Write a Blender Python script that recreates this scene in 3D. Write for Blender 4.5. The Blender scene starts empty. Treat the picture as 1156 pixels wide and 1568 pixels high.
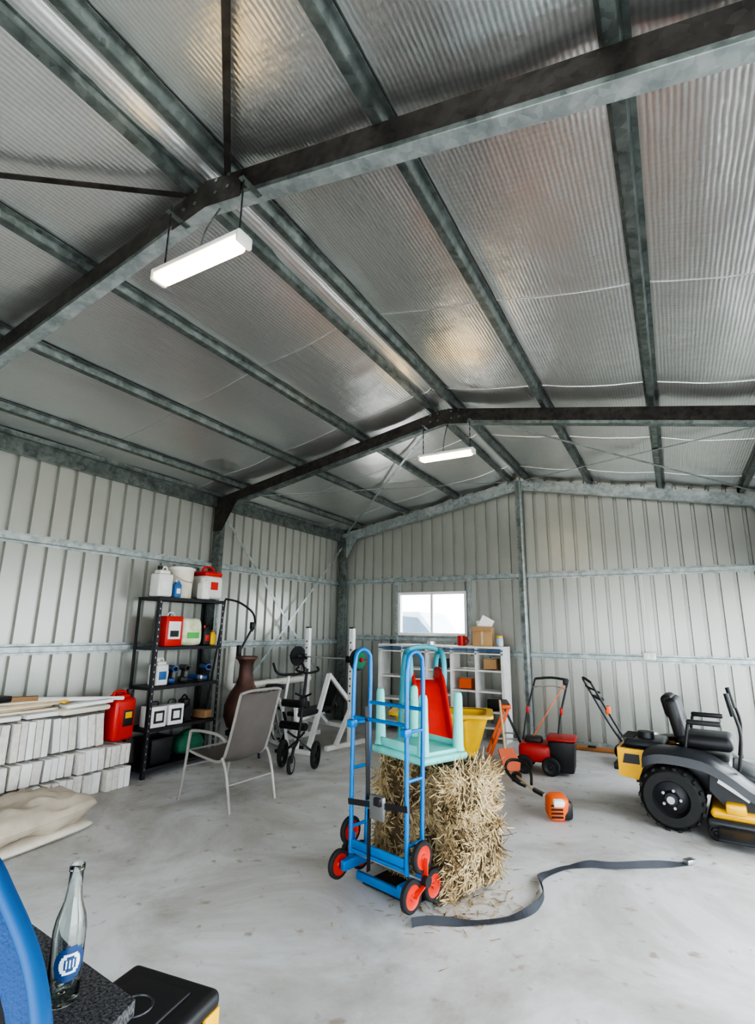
import bpy, bmesh, math, random
from mathutils import Vector, Matrix, Euler, noise
random.seed(7)
S=bpy.context.scene
pi=math.pi
# ------------------------------------------------------------ camera
R=Vector((.874,.488,-.012)); F=Vector((-.476,.850,.218)).normalized()
U=Vector((.096,-.198,.976)); R=F.cross(U).normalized(); U=R.cross(F).normalized()
cam=bpy.data.cameras.new('camera'); co=bpy.data.objects.new('camera',cam); S.collection.objects.link(co)
co.matrix_world=Matrix.Translation((0,0,1.6))@Matrix((R,U,-F)).transposed().to_4x4()
cam.sensor_fit='VERTICAL'; cam.sensor_height=36; cam.lens=800/1568*36; cam.clip_start=.02
S.camera=co
# ------------------------------------------------------------ materials
MC={}
def nm(name):
    m=bpy.data.materials.new(name); m.use_nodes=True
    nt=m.node_tree; b=nt.nodes['Principled BSDF']
    return m,nt,b
def mat(name,col,rough=.5,metal=0.,var=.08,vs=6.,bump=0.,bs=60.,spec=.5,coat=0.,col2=None,trans=0.,emit=0.,alpha=1.):
    if name in MC: return MC[name]
    m,nt,b=nm(name)
    N=nt.nodes; Lk=nt.links
    tc=N.new('ShaderNodeTexCoord'); nz=N.new('ShaderNodeTexNoise'); nz.inputs['Scale'].default_value=vs; nz.inputs['Detail'].default_value=5
    Lk.new(tc.outputs['Object'],nz.inputs['Vector'])
    rp=N.new('ShaderNodeValToRGB'); rp.color_ramp.elements[0].position=.3; rp.color_ramp.elements[1].position=.7
    c0=[max(0,c*(1-var)) for c in col]; c1=[min(1,c*(1+var)) for c in (col2 or col)]
    rp.color_ramp.elements[0].color=(*c0,1); rp.color_ramp.elements[1].color=(*c1,1)
    Lk.new(nz.outputs['Fac'],rp.inputs['Fac']); Lk.new(rp.outputs['Color'],b.inputs['Base Color'])
    b.inputs['Roughness'].default_value=rough; b.inputs['Metallic'].default_value=metal
    b.inputs['Specular IOR Level'].default_value=spec; b.inputs['Coat Weight'].default_value=coat
    b.inputs['Transmission Weight'].default_value=trans
    if bump:
        n2=N.new('ShaderNodeTexNoise'); n2.inputs['Scale'].default_value=bs; n2.inputs['Detail'].default_value=4
        Lk.new(tc.outputs['Object'],n2.inputs['Vector'])
        bp=N.new('ShaderNodeBump'); bp.inputs['Strength'].default_value=bump; bp.inputs['Distance'].default_value=.01
        Lk.new(n2.outputs['Fac'],bp.inputs['Height']); Lk.new(bp.outputs['Normal'],b.inputs['Normal'])
    if emit:
        b.inputs['Emission Color'].default_value=(*col,1); b.inputs['Emission Strength'].default_value=emit
    MC[name]=m; return m
def foil_mat():
    m,nt,b=nm('foil_insulation'); N=nt.nodes; L=nt.links
    tc=N.new('ShaderNodeTexCoord')
    w=N.new('ShaderNodeTexWave'); w.wave_type='BANDS'; w.bands_direction='X'; w.inputs['Scale'].default_value=13; w.inputs['Distortion'].default_value=1.2; w.inputs['Detail'].default_value=2; w.inputs['Detail Scale'].default_value=.6
    L.new(tc.outputs['Object'],w.inputs['Vector'])
    w2=N.new('ShaderNodeTexWave'); w2.wave_type='BANDS'; w2.bands_direction='Y'; w2.inputs['Scale'].default_value=10; w2.inputs['Distortion'].default_value=2; w2.inputs['Detail'].default_value=2
    L.new(tc.outputs['Object'],w2.inputs['Vector'])
    n=N.new('ShaderNodeTexNoise'); n.inputs['Scale'].default_value=2.6; n.inputs['Detail'].default_value=7
    L.new(tc.outputs['Object'],n.inputs['Vector'])
    b1=N.new('ShaderNodeBump'); b1.inputs['Strength'].default_value=.17; b1.inputs['Distance'].default_value=.006
    L.new(w.outputs['Fac'],b1.inputs['Height'])
    b3=N.new('ShaderNodeBump'); b3.inputs['Strength'].default_value=.04; b3.inputs['Distance'].default_value=.006
    L.new(w2.outputs['Fac'],b3.inputs['Height']); L.new(b1.outputs['Normal'],b3.inputs['Normal'])
    b2=N.new('ShaderNodeBump'); b2.inputs['Strength'].default_value=.35; b2.inputs['Distance'].default_value=.05
    L.new(n.outputs['Fac'],b2.inputs['Height']); L.new(b3.outputs['Normal'],b2.inputs['Normal'])
    L.new(b2.outputs['Normal'],b.inputs['Normal'])
    rp=N.new('ShaderNodeValToRGB'); rp.color_ramp.elements[0].color=(.66,.66,.65,1); rp.color_ramp.elements[1].color=(.76,.765,.77,1)
    L.new(w.outputs['Fac'],rp.inputs['Fac']); L.new(rp.outputs['Color'],b.inputs['Base Color'])
    b.inputs['Metallic'].default_value=.93; b.inputs['Roughness'].default_value=.31
    return m
def galv_mat(name,c0,c1,rough=.45,metal=.75):
    m,nt,b=nm(name); N=nt.nodes; L=nt.links
    tc=N.new('ShaderNodeTexCoord')
    v=N.new('ShaderNodeTexVoronoi'); v.inputs['Scale'].default_value=28
    L.new(tc.outputs['Object'],v.inputs['Vector'])
    n=N.new('ShaderNodeTexNoise'); n.inputs['Scale'].default_value=9; n.inputs['Detail'].default_value=8
    L.new(tc.outputs['Object'],n.inputs['Vector'])
    mx=N.new('ShaderNodeMath'); mx.operation='MULTIPLY_ADD'; mx.inputs[1].default_value=.25
    sp=N.new('ShaderNodeSeparateColor'); L.new(v.outputs['Color'],sp.inputs[0]); L.new(sp.outputs[0],mx.inputs[0]); L.new(n.outputs['Fac'],mx.inputs[2])
    rp=N.new('ShaderNodeValToRGB'); rp.color_ramp.elements[0].position=.35; rp.color_ramp.elements[0].color=(*c0,1); rp.color_ramp.elements[1].position=.85; rp.color_ramp.elements[1].color=(*c1,1)
    L.new(mx.outputs[0],rp.inputs['Fac']); L.new(rp.outputs['Color'],b.inputs['Base Color'])
    b.inputs['Metallic'].default_value=metal; b.inputs['Roughness'].default_value=rough
    return m
def floor_mat():
    m,nt,b=nm('concrete_floor'); N=nt.nodes; L=nt.links
    tc=N.new('ShaderNodeTexCoord')
    n=N.new('ShaderNodeTexNoise'); n.inputs['Scale'].default_value=.8; n.inputs['Detail'].default_value=10; n.inputs['Roughness'].default_value=.68; n.inputs['Distortion'].default_value=.6
    L.new(tc.outputs['Object'],n.inputs['Vector'])
    rp=N.new('ShaderNodeValToRGB'); rp.color_ramp.elements[0].position=.36; rp.color_ramp.elements[0].color=(.40,.38,.35,1); rp.color_ramp.elements[1].position=.58; rp.color_ramp.elements[1].color=(.66,.66,.655,1)
    L.new(n.outputs['Fac'],rp.inputs['Fac'])
    n2=N.new('ShaderNodeTexNoise'); n2.inputs['Scale'].default_value=9; n2.inputs['Detail'].default_value=7
    L.new(tc.outputs['Object'],n2.inputs['Vector'])
    r2=N.new('ShaderNodeValToRGB'); r2.color_ramp.elements[0].position=.62; r2.color_ramp.elements[0].color=(0,0,0,1); r2.color_ramp.elements[1].position=.72; r2.color_ramp.elements[1].color=(1,1,1,1)
    L.new(n2.outputs['Fac'],r2.inputs['Fac'])
    mx=N.new('ShaderNodeMix'); mx.data_type='RGBA'; L.new(r2.outputs['Color'],mx.inputs['Factor']); L.new(rp.outputs['Color'],mx.inputs['A']); mx.inputs['B'].default_value=(.36,.31,.26,1)
    L.new(mx.outputs['Result'],b.inputs['Base Color'])
    b.inputs['Roughness'].default_value=.5
    bp=N.new('ShaderNodeBump'); bp.inputs['Strength'].default_value=.15; bp.inputs['Distance'].default_value=.01
    n3=N.new('ShaderNodeTexNoise'); n3.inputs['Scale'].default_value=30; n3.inputs['Detail'].default_value=6; L.new(tc.outputs['Object'],n3.inputs['Vector'])
    L.new(n3.outputs['Fac'],bp.inputs['Height']); L.new(bp.outputs['Normal'],b.inputs['Normal'])
    return m
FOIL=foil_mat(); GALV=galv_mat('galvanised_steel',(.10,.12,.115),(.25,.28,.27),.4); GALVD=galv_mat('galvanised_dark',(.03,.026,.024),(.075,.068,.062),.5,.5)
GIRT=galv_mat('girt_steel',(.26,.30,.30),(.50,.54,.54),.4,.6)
WALL=mat('wall_steel',(.44,.45,.415),.32,.45,.04,2.)
ROOF=mat('roof_sheet',(.40,.40,.38),.5,.5)
CONC=floor_mat()
BLK=mat('black_plastic',(.018,.018,.02),.45)
BLKM=mat('black_steel',(.03,.03,.035),.4,.3)
RUB=mat('rubber',(.02,.02,.02),.8,bump=.2)
RED=mat('red_plastic',(.60,.02,.012),.38)
ORG=mat('orange_plastic',(.85,.15,.03),.4)
YEL=mat('yellow_paint',(.85,.48,.02),.35)
WHT=mat('white_paint',(.78,.78,.76),.45)
CRM=mat('cream',(.72,.68,.58),.6)
AQUA=mat('aqua_plastic',(.20,.64,.58),.4)
TEAL=mat('teal_blue_plastic',(.09,.46,.56),.4)
BLU=mat('blue_paint',(.01,.18,.50),.3,.15)
SLV=mat('silver_metal',(.6,.6,.6),.3,.9)
# ------------------------------------------------------------ mesh builder
def cat(pts,n=6,closed=False):
    P=[Vector(p) for p in pts]; o=[]; L=len(P)
    rng=range(L if closed else L-1)
    for i in rng:
        if closed: a,b,c,d=P[i-1],P[i],P[(i+1)%L],P[(i+2)%L]
        else: a,b,c,d=P[max(i-1,0)],P[i],P[i+1],P[min(i+2,L-1)]
        for k in range(n):
            t=k/n; o.append(.5*((2*b)+(c-a)*t+(2*a-5*b+4*c-d)*t*t+(3*b-a-3*c+d)*t**3))
    if not closed: o.append(P[-1])
    return o
class MB:
    def __init__(s,name): s.name=name; s.v=[]; s.f=[]; s.mi=[]; s.sm=[]; s.mats=[]; s.M=Matrix.Identity(4)
    def add(s,vs,fs,m,smooth=False):
        if m not in s.mats: s.mats.append(m)
        k=s.mats.index(m); o=len(s.v)
        s.v+= [s.M@Vector(v) for v in vs]
        for f in fs: s.f.append(tuple(i+o for i in f)); s.mi.append(k); s.sm.append(smooth)
    def box(s,c,d,m,bev=0.,rot=(0,0,0),seg=2,taper=None):
        bm=bmesh.new(); bmesh.ops.create_cube(bm,size=1)
        for v in bm.verts:
            v.co=Vector((v.co.x*d[0],v.co.y*d[1],v.co.z*d[2]))
            if taper and v.co.z<0: v.co.x*=taper; v.co.y*=taper
        if bev: bmesh.ops.bevel(bm,geom=bm.edges[:],offset=min(bev,min(d)*.49),segments=seg,profile=.5,affect='EDGES')
        T=Matrix.Translation(c)@Euler(rot).to_matrix().to_4x4()
        bm.verts.index_update()
        s.add([T@v.co for v in bm.verts],[[v.index for v in f.verts] for f in bm.faces],m,bool(bev)); bm.free()
    def bar(s,p0,p1,w,h,m,up=(0,0,1),bev=0.):
        p0=Vector(p0);p1=Vector(p1);z=(p1-p0);L=z.length;z.normalize();u=Vector(up)
        if abs(z.dot(u))>.98:u=Vector((1,0,0))
        x=u.cross(z).normalized();y=z.cross(x)
        old=s.M; s.M=old@Matrix.Translation((p0+p1)/2)@Matrix((x,y,z)).transposed().to_4x4()
        s.box((0,0,0),(w,h,L),m,bev); s.M=old
    def prof(s,p0,p1,poly,m,up=(0,0,1),side=None):
        p0=Vector(p0);p1=Vector(p1);z=(p1-p0).normalized();u=Vector(up)
        u=(u-z*u.dot(z)).normalized();x=u.cross(z).normalized()
        n=len(poly);vs=[p0+x*a+u*b for a,b in poly]+[p1+x*a+u*b for a,b in poly]
        fs=[(i,(i+1)%n,n+(i+1)%n,n+i) for i in range(n)]+[tuple(range(n))[::-1],tuple(range(n,2*n))]
        s.add(vs,fs,m)
    def tube(s,pts,r,m,n=8,closed=False,sm=0,cap=True):
        P=cat(pts,sm,closed) if sm else [Vector(p) for p in pts]
        L=len(P); rs=r if isinstance(r,(list,tuple)) else [r]*L
        if len(rs)!=L: rs=[rs[0]+(rs[-1]-rs[0])*i/(L-1) for i in range(L)]
        vs=[];prev=None
        for i in range(L):
            a=P[i-1] if (i or closed) else P[0]; b=P[(i+1)%L] if (i<L-1 or closed) else P[-1]
            t=(b-a)
            if t.length<1e-9: t=Vector((0,0,1))
            t.normalize()
            if prev is None:
                q=Vector((0,0,1)) if abs(t.z)<.9 else Vector((1,0,0)); x=q.cross(t).normalized()
            else: x=(prev-t*prev.dot(t)).normalized()
            prev=x;y=t.cross(x)
            for k in range(n):
                an=2*pi*k/n; vs.append(P[i]+(x*math.cos(an)+y*math.sin(an))*rs[i])
        fs=[]
        for i in range(L if closed else L-1):
            for k in range(n):
                j=(i+1)%L; fs.append((i*n+k,i*n+(k+1)%n,j*n+(k+1)%n,j*n+k))
        if cap and not closed: fs+=[tuple(range(n))[::-1],tuple(range((L-1)*n,L*n))]
        s.add(vs,fs,m,True)
    def lathe(s,prof,m,c=(0,0,0),axis=(0,0,1),n=24,smooth=True):
        z=Vector(axis).normalized(); q=Vector((0,0,1)) if abs(z.z)<.9 else Vector((1,0,0)); x=q.cross(z).normalized(); y=z.cross(x); c=Vector(c)
        vs=[];
        for r,h in prof:
            for k in range(n):
                a=2*pi*k/n; vs.append(c+z*h+(x*math.cos(a)+y*math.sin(a))*max(r,1e-4))
        fs=[]
        for i in range(len(prof)-1):
            for k in range(n): fs.append((i*n+k,i*n+(k+1)%n,(i+1)*n+(k+1)%n,(i+1)*n+k))
        s.add(vs,fs,m,smooth)
    def wheel(s,c,r,w,axis,tyre=None,hub=None,spokes=0,tw=.28):
        tyre=tyre or RUB; hub=hub or BLK; t=r*tw
        pr=[(r-t,-w/2),(r-t*.35,-w/2),(r,-w*.28),(r,w*.28),(r-t*.35,w/2),(r-t,w/2),(r-t,-w/2)]
        s.lathe(pr,tyre,c,axis,28)
        a=Vector(axis).normalized()
        if spokes:
            q=Vector((0,0,1)); x=q.cross(a).normalized(); y=a.cross(x)
            s.lathe([(r-t,-w*.4),(r-t*1.25,-w*.4),(r-t*1.25,w*.4),(r-t,w*.4)],hub,c,axis,28)
            for k in range(spokes):
                an=2*pi*k/spokes; d=x*math.cos(an)+y*math.sin(an)
                s.tube([Vector(c)+d*r*.1,Vector(c)+d*(r-t)],r*.05,hub,6)
            s.lathe([(0,-w*.5),(r*.18,-w*.5),(r*.18,w*.5),(0,w*.5)],hub,c,axis,12)
        else:
            s.lathe([(0,-w*.5),(r*.2,-w*.5),(r*.25,-w*.3),(r*.5,-w*.2),(r-t,-w*.42),(r-t,w*.42),(r*.5,w*.2),(r*.25,w*.3),(r*.2,w*.5),(0,w*.5)],hub,c,axis,24)
    def pillow(s,c,d,m,rot=(0,0,0),n=14,lump=.1,seed=0,ex=3.2):
        T=Matrix.Translation(c)@Euler(rot).to_matrix().to_4x4(); vs=[];fs=[]
        for sgn in (1,-1):
            o=len(vs)
            for i in range(n+1):
                for j in range(n+1):
                    u=-1+2*i/n;v=-1+2*j/n
                    u=math.copysign(abs(u)**.7,u); v=math.copysign(abs(v)**.7,v)
                    h=max(0,(1-abs(u)**ex)*(1-abs(v)**ex))**.5
                    nn=noise.noise(Vector((u*1.3+seed,v*1.3,sgn*3)))*lump*2+noise.noise(Vector((u*4+seed,v*4,sgn*3)))*lump*.9
                    kk=(1-.10*abs(u*v)**3)
                    vs.append(T@Vector((u*d[0]/2*kk,v*d[1]/2*kk,sgn*d[2]/2*h*(1+nn))))
            for i in range(n):
                for j in range(n):
                    a=o+i*(n+1)+j; q=(a,a+n+1,a+n+2,a+1); fs.append(q if sgn>0 else q[::-1])
        s.add(vs,fs,m,True)
    def poly(s,pts,y0,y1,m,plane='xz'):
        n=len(pts)
        if plane=='xz': vs=[(a,y0,b) for a,b in pts]+[(a,y1,b) for a,b in pts]
        elif plane=='yz': vs=[(y0,a,b) for a,b in pts]+[(y1,a,b) for a,b in pts]
        else: vs=[(a,b,y0) for a,b in pts]+[(a,b,y1) for a,b in pts]
        s.add(vs,[tuple(range(n))[::-1],tuple(range(n,2*n))]+[(i,(i+1)%n,n+(i+1)%n,n+i) for i in range(n)],m)
    def build(s):
        me=bpy.data.meshes.new(s.name); me.from_pydata([tuple(v) for v in s.v],[],s.f)
        for m in s.mats: me.materials.append(m)
        me.polygons.foreach_set('material_index',s.mi); me.polygons.foreach_set('use_smooth',s.sm)
        bm=bmesh.new(); bm.from_mesh(me); bmesh.ops.recalc_face_normals(bm,faces=bm.faces[:]); bm.to_mesh(me); bm.free()
        try: me.set_sharp_from_angle(angle=math.radians(42))
        except Exception: pass
        me.update()
        o=bpy.data.objects.new(s.name,me); S.collection.objects.link(o); return o
def place(b,x,y,z=0,yaw=0): b.M=Matrix.Translation((x,y,z))@Matrix.Rotation(math.radians(yaw),4,'Z')
# ------------------------------------------------------------ shell
XL,XR,YB,YN,XC=-5.55,1.47,8.5,-1.7,-2.04
ZU,SL=3.875,.192
RD,PD=.16,.07
def zu(x): return ZU-SL*abs(x-XC)
def zr(x): return zu(x)+RD+PD
fr=[-1.6,1.70,5.2,8.42]
b=MB('floor'); b.box((-2.04,3.4,-.05),(7.2,10.4,.1),CONC); b.build()
GRD=mat('outside_ground',(.50,.49,.46),.9,var=.15)
b=MB('ground_outside'); b.box((-2,8,-.17),(60,60,.1),GRD); b.build()
def clad(b,axis,const,u0,u1,z0,ztop,outdir):
    pitch=.2
    k=math.floor(u0/pitch)-1
    prof=[(0,0),(.148,0),(.156,.036),(.192,.036)]
    pts=[]
    while k*pitch<u1+pitch:
        for a,d in prof: pts.append((k*pitch+a,d))
        k+=1
    def dep(u):
        for i in range(len(pts)-1):
            if pts[i][0]<=u<=pts[i+1][0]:
                t=(u-pts[i][0])/(pts[i+1][0]-pts[i][0]); return pts[i][1]+(pts[i+1][1]-pts[i][1])*t
        return 0
    q=[(u0,dep(u0))]+[p for p in pts if u0<p[0]<u1]+[(u1,dep(u1))]
    vs=[]
    for u,d in q:
        for z in (z0,ztop(u)):
            vs.append((const+outdir*d,u,z) if axis=='x' else (u,const+outdir*d,z))
    vs2=[((x+outdir*.004,y,z) if axis=='x' else (x,y+outdir*.004,z)) for x,y,z in vs]
    fs=[(2*i,2*i+2,2*i+3,2*i+1) for i in range(len(q)-1)]
    b.add(vs,fs,WALL); b.add(vs2,[f[::-1] for f in fs],WALL)
HAT=[(-.055,.05),(-.055,.047),(-.03,.047),(-.024,0),(.024,0),(.03,.047),(.055,.047),(.055,.05),(.032,.05),(.026,.003),(-.026,.003),(-.032,.05)]
ov=.055
b=MB('wall_left'); clad(b,'x',XL,YN,YB,0,lambda u:zr(XL)+ov,-1); b.build()
WX0,WX1,WZ0,WZ1=-4.28,-3.0,1.5,2.24
b=MB('wall_back')
zt=lambda u:zr(u)+ov
clad(b,'y',YB,XL,WX0,0,zt,1); clad(b,'y',YB,WX0,WX1,0,lambda u:WZ0,1); clad(b,'y',YB,WX0,WX1,WZ1,zt,1); clad(b,'y',YB,WX1,XR,0,zt,1); b.build()
b=MB('wall_right'); zt2=lambda u:zr(XR)+ov
D=[(-1.3,1.6),(2.0,5.0),(5.6,8.2)]
DH=2.3
u=YN
for a,c in D:
    clad(b,'x',XR,u,a,0,zt2,1); clad(b,'x',XR,a,c,DH,zt2,1); u=c
clad(b,'x',XR,u,YB,0,zt2,1); b.build()
b=MB('wall_near')
clad(b,'y',YN,XL,-3.2,0,zt,-1); clad(b,'y',YN,-3.2,.9,2.3,zt,-1); clad(b,'y',YN,.9,XR,0,zt,-1); b.build()
b=MB('trim_1')
for a,c in D:
    b.box((XR-.03,a,DH/2),(.08,.08,DH),GIRT); b.box((XR-.03,c,DH/2),(.08,.08,DH),GIRT); b.box((XR-.03,(a+c)/2,DH+.02),(.08,c-a,.08),GIRT)
b.box((-3.2,YN+.03,1.15),(.08,.08,2.3),GIRT); b.box((.9,YN+.03,1.15),(.08,.08,2.3),GIRT); b.box((-1.15,YN+.03,2.32),(4.1,.08,.08),GIRT)
for a,c in D: b.tube([(XR-.25,a+.05,DH+.18),(XR-.25,c-.05,DH+.18)],.15,WALL,20)
b.build()
PX=[.13,1.08,2.04,3.0]
def ceil(x,y):
    z=zr(x); d=abs(x-XC)
    k=[0]+PX+[3.55]
    for i in range(len(k)-1):
        if k[i]<=d<=k[i+1]:
            t=(d-k[i])/(k[i+1]-k[i]); z+=.012-.028*math.sin(pi*t)*(1+.6*noise.noise(Vector((x*1.5,y*.8,0))))
    for s_ in range(-3,7):
        ys=3.27+1.5*s_; dd=y-ys
        if 0<dd<.012: z-=.006
    return z+.004*noise.noise(Vector((x*6,y*3,4)))
b=MB('ceiling')
xs=[XL-.03+ (XR-XL+.06)*i/140 for i in range(141)]; ys=[]
y=YN-.03
while y<YB: ys.append(y); y+=.12
ys.append(YB+.03)
for s_ in range(-3,7):
    for e in (-.001,.001,.011,.013):
        yy=3.27+1.5*s_+e
        if YN<yy<YB: ys.append(yy)
ys=sorted(ys)
vs=[(x,y,ceil(x,y)) for x in xs for y in ys]; ny=len(ys)
b.add(vs,[(i*ny+j,i*ny+j+1,(i+1)*ny+j+1,(i+1)*ny+j) for i in range(140) for j in range(ny-1)],FOIL,True)
for sg in (-1,1):
    xe=XL-.15 if sg<0 else XR+.15
    b.add([(XC,YN-.1,zr(XC)+.06),(XC,YB+.1,zr(XC)+.06),(xe,YB+.1,zr(xe)+.06),(xe,YN-.1,zr(xe)+.06)],[(0,1,2,3)],ROOF)
b.build()
b=MB('roof_purlins')
for sg in (-1,1):
    for d in PX:
        x=XC+sg*d; z=zu(x)+RD
        b.prof((x,YN+.05,z),(x,YB-.05,z),[(p[0]*1.0,p[1]*1.35) for p in HAT],GALV,up=(sg*SL,0,1))
    x=XL+.045 if sg<0 else XR-.045
    b.box((x,(YN+YB)/2,zu(x)+.13),(.06,YB-YN-.1,.20),GALV)
    x=XL+.1 if sg<0 else XR-.1
    b.box((x,(YN+YB)/2,zu(x)+.195),(.05,YB-YN-.1,.05),GALV)
b.build()
def cprof(d,f,t=.004,lip=.018,s=1):
    p=[(0,0),(f,0),(f,lip),(f-t,lip),(f-t,t),(t,t),(t,d-t),(f-t,d-t),(f-t,d-lip),(f,d-lip),(f,d),(0,d)]
    return [(a*s,c) for a,c in p]
for i,y in enumerate(fr):
    b=MB('portal_frame')
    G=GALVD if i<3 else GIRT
    for sg in (-1,1):
        xe=XL+.05 if sg<0 else XR-.05
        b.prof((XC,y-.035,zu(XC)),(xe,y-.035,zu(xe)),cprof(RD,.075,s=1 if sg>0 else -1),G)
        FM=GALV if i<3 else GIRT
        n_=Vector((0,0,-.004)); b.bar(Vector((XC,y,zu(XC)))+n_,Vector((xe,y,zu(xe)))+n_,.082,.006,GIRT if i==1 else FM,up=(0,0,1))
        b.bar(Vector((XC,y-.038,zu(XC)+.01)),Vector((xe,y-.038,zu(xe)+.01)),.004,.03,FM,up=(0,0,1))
        xp=XL+.1 if sg<0 else XR-.1
        ph=zu(xp)
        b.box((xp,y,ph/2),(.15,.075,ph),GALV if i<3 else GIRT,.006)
        b.box((xp,y,.006),(.22,.16,.012),GALV)
        b.poly([(xp-sg*.09,ph-.32),(xp+sg*.07,ph-.32),(xp+sg*.07,ph+.1),(xp-sg*.34,zu(xp-sg*.34)+.1),(xp-sg*.34,zu(xp-sg*.34)+.02)],y-.045,y-.04,G)
        for k in range(4): b.lathe([(0,0),(.012,0),(.012,.008),(0,.008)],GALV,(XC+sg*(.08+.09*(k%2)),y-.046,zu(XC)+.03+.08*(k//2)),(0,-1,0),6)
    b.poly([(XC-.26,zu(XC-.26)-.015),(XC,ZU-.02),(XC+.26,zu(XC+.26)-.015),(XC+.26,zu(XC+.26)+.14),(XC,ZU+.15),(XC-.26,zu(XC-.26)+.14)],y-.047,y-.043,G)
    b.build()
b=MB('wall_girts')
for z in (1.36,2.43):
    b.prof((XL+.052,YN+.1,z),(XL+.052,YB-.1,z),HAT,GIRT,up=(-1,0,0))
b.prof((XL+.15,YB-.052,2.46),(XR-.1,YB-.052,2.46),HAT,GIRT,up=(0,1,0))
b.prof((WX1+.05,YB-.052,1.24),(XR-.1,YB-.052,1.24),HAT,GIRT,up=(0,1,0))
b.prof((XL+.15,YB-.052,1.44),(WX1+.05,YB-.052,1.44),HAT,GIRT,up=(0,1,0))
b.box((XL+.008,3.4,.03),(.03,10,.06),GIRT); b.box((-2,YB-.01,.03),(7,.03,.06),GIRT)
b.box((WX0-.03,YB-.05,1.9),(.05,.07,1.1),GIRT); b.box((WX1+.05,YB-.05,1.9),(.05,.07,1.1),GIRT)
b.build()
b=MB('wall_post'); b.box((XC,YB-.13,2.0),(.1,.09,4.0),GIRT,.006); b.box((XC,YB-.18,2.0),(.045,.02,4.0),GALV); b.build()
b=MB('wall_post'); b.box((XL+.12,YB-.12,1.65),(.13,.1,3.3),GALV,.006); b.build()
b=MB('bracing_straps')
def strap(a,c,w=.04,m=GIRT,up=(0,0,1)): b.bar(a,c,.004,w,m,up=up)
strap((XL+.13,5.3,3.1),(XL+.13,8.3,.25),up=(0,0,1)); strap((XL+.135,8.3,3.1),(XL+.135,5.3,.25),up=(0,0,1))
def rp(x,y): return (x,y,zu(x)+RD-.01)
for sg in (-1,1):
    xe=XC+sg*3.3
    for a,c in (((XC+sg*.1,5.25),(xe,8.35)),((xe,5.25),(XC+sg*.1,8.35))): b.bar(rp(*a),rp(*c),.035,.004,GIRT)
    a,c=(XC+sg*.15,1.66),(xe,-1.5); b.bar(rp(*a),rp(*c),.035,.006,GALVD)
b.build()
b=MB('window_1'); T=.045; WM=mat('window_frame_white',(.75,.76,.74),.4)
yw=YB-.02
b.box(((WX0+WX1)/2,yw,WZ0+T/2),(WX1-WX0,.09,T),WM); b.box(((WX0+WX1)/2,yw,WZ1-T/2),(WX1-WX0,.09,T),WM)
for x in (WX0+T/2,WX1-T/2): b.box((x,yw,(WZ0+WZ1)/2),(T,.088,WZ1-WZ0),WM)
b.box(((WX0+WX1)/2,yw-.005,(WZ0+WZ1)/2),(.04,.05,WZ1-WZ0-.05),WM)
b.build()
gm=bpy.data.materials.new('window_glass'); gm.use_nodes=True; nt=gm.node_tree; nt.nodes.clear()
o=nt.nodes.new('ShaderNodeOutputMaterial'); tr=nt.nodes.new('ShaderNodeBsdfTransparent'); gl=nt.nodes.new('ShaderNodeBsdfGlossy'); gl.inputs['Roughness'].default_value=.05; mx=nt.nodes.new('ShaderNodeMixShader'); mx.inputs[0].default_value=.06
nt.links.new(tr.outputs[0],mx.inputs[1]); nt.links.new(gl.outputs[0],mx.inputs[2]); nt.links.new(mx.outputs[0],o.inputs[0])
b=MB('window_glass_pane'); b.box(((WX0+WX1)/2,yw+.01,(WZ0+WZ1)/2),(WX1-WX0-.06,.004,WZ1-WZ0-.06),gm); b.build()
b=MB('white_van'); place(b,-7.0,13.5,-.1)
VW=mat('van_white',(.30,.35,.42),.3,coat=.5); VG=mat('van_glass',(.06,.10,.14),.1)
b.poly([(-2.2,.35),(2.3,.35),(2.4,1.0),(1.9,1.3),(1.2,2.15),(-2.1,2.2),(-2.25,1.9)],-.85,.85,VW)
b.poly([(1.75,1.35),(1.15,2.0),(.5,2.05),(.5,1.35)],-.87,-.86,VG); b.poly([(-1.9,1.35),(-1.9,2.02),(.35,2.05),(.35,1.35)],-.87,-.86,VG)
for x in (-1.4,1.5): b.wheel((x,-.8,.33),.33,.2,(0,1,0),hub=SLV)
b.build()
EM=mat('tube_emission',(1,.68,.27),.4,emit=11,var=0)
for n_,(x,y,z) in enumerate([(-1.95,1.58,3.45),(-1.98,5.04,3.46)]):
    b=MB('batten_light')
    b.box((x,y,z),(.62,.09,.03),WHT,.008)
    b.box((x,y,z-.035),(.58,.085,.055),EM,.025,seg=4)
    for sx in (-.305,.305): b.box((x+sx,y,z-.02),(.025,.095,.065),WHT,.008)
    for sx in (-.27,.27):
        zt_=zu(x+sx)
        k=int((zt_-z)/.03)
        for i in range(k+1):
            zz=z+.02+i*.03
            b.box((x+sx,y,zz),(.009 if i%2 else .003,.003 if i%2 else .009,.032),BLKM)
        b.box((x+sx,y+.05,zt_-.011),(.03,.14,.008),GALV)
    b.tube([(x-.05,y+.03,z+.02),(x-.04,y+.05,z+.2),(x-.02,y+.12,zu(x)-.01)],.005,GALV,6,sm=4)
    b.build()
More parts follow.
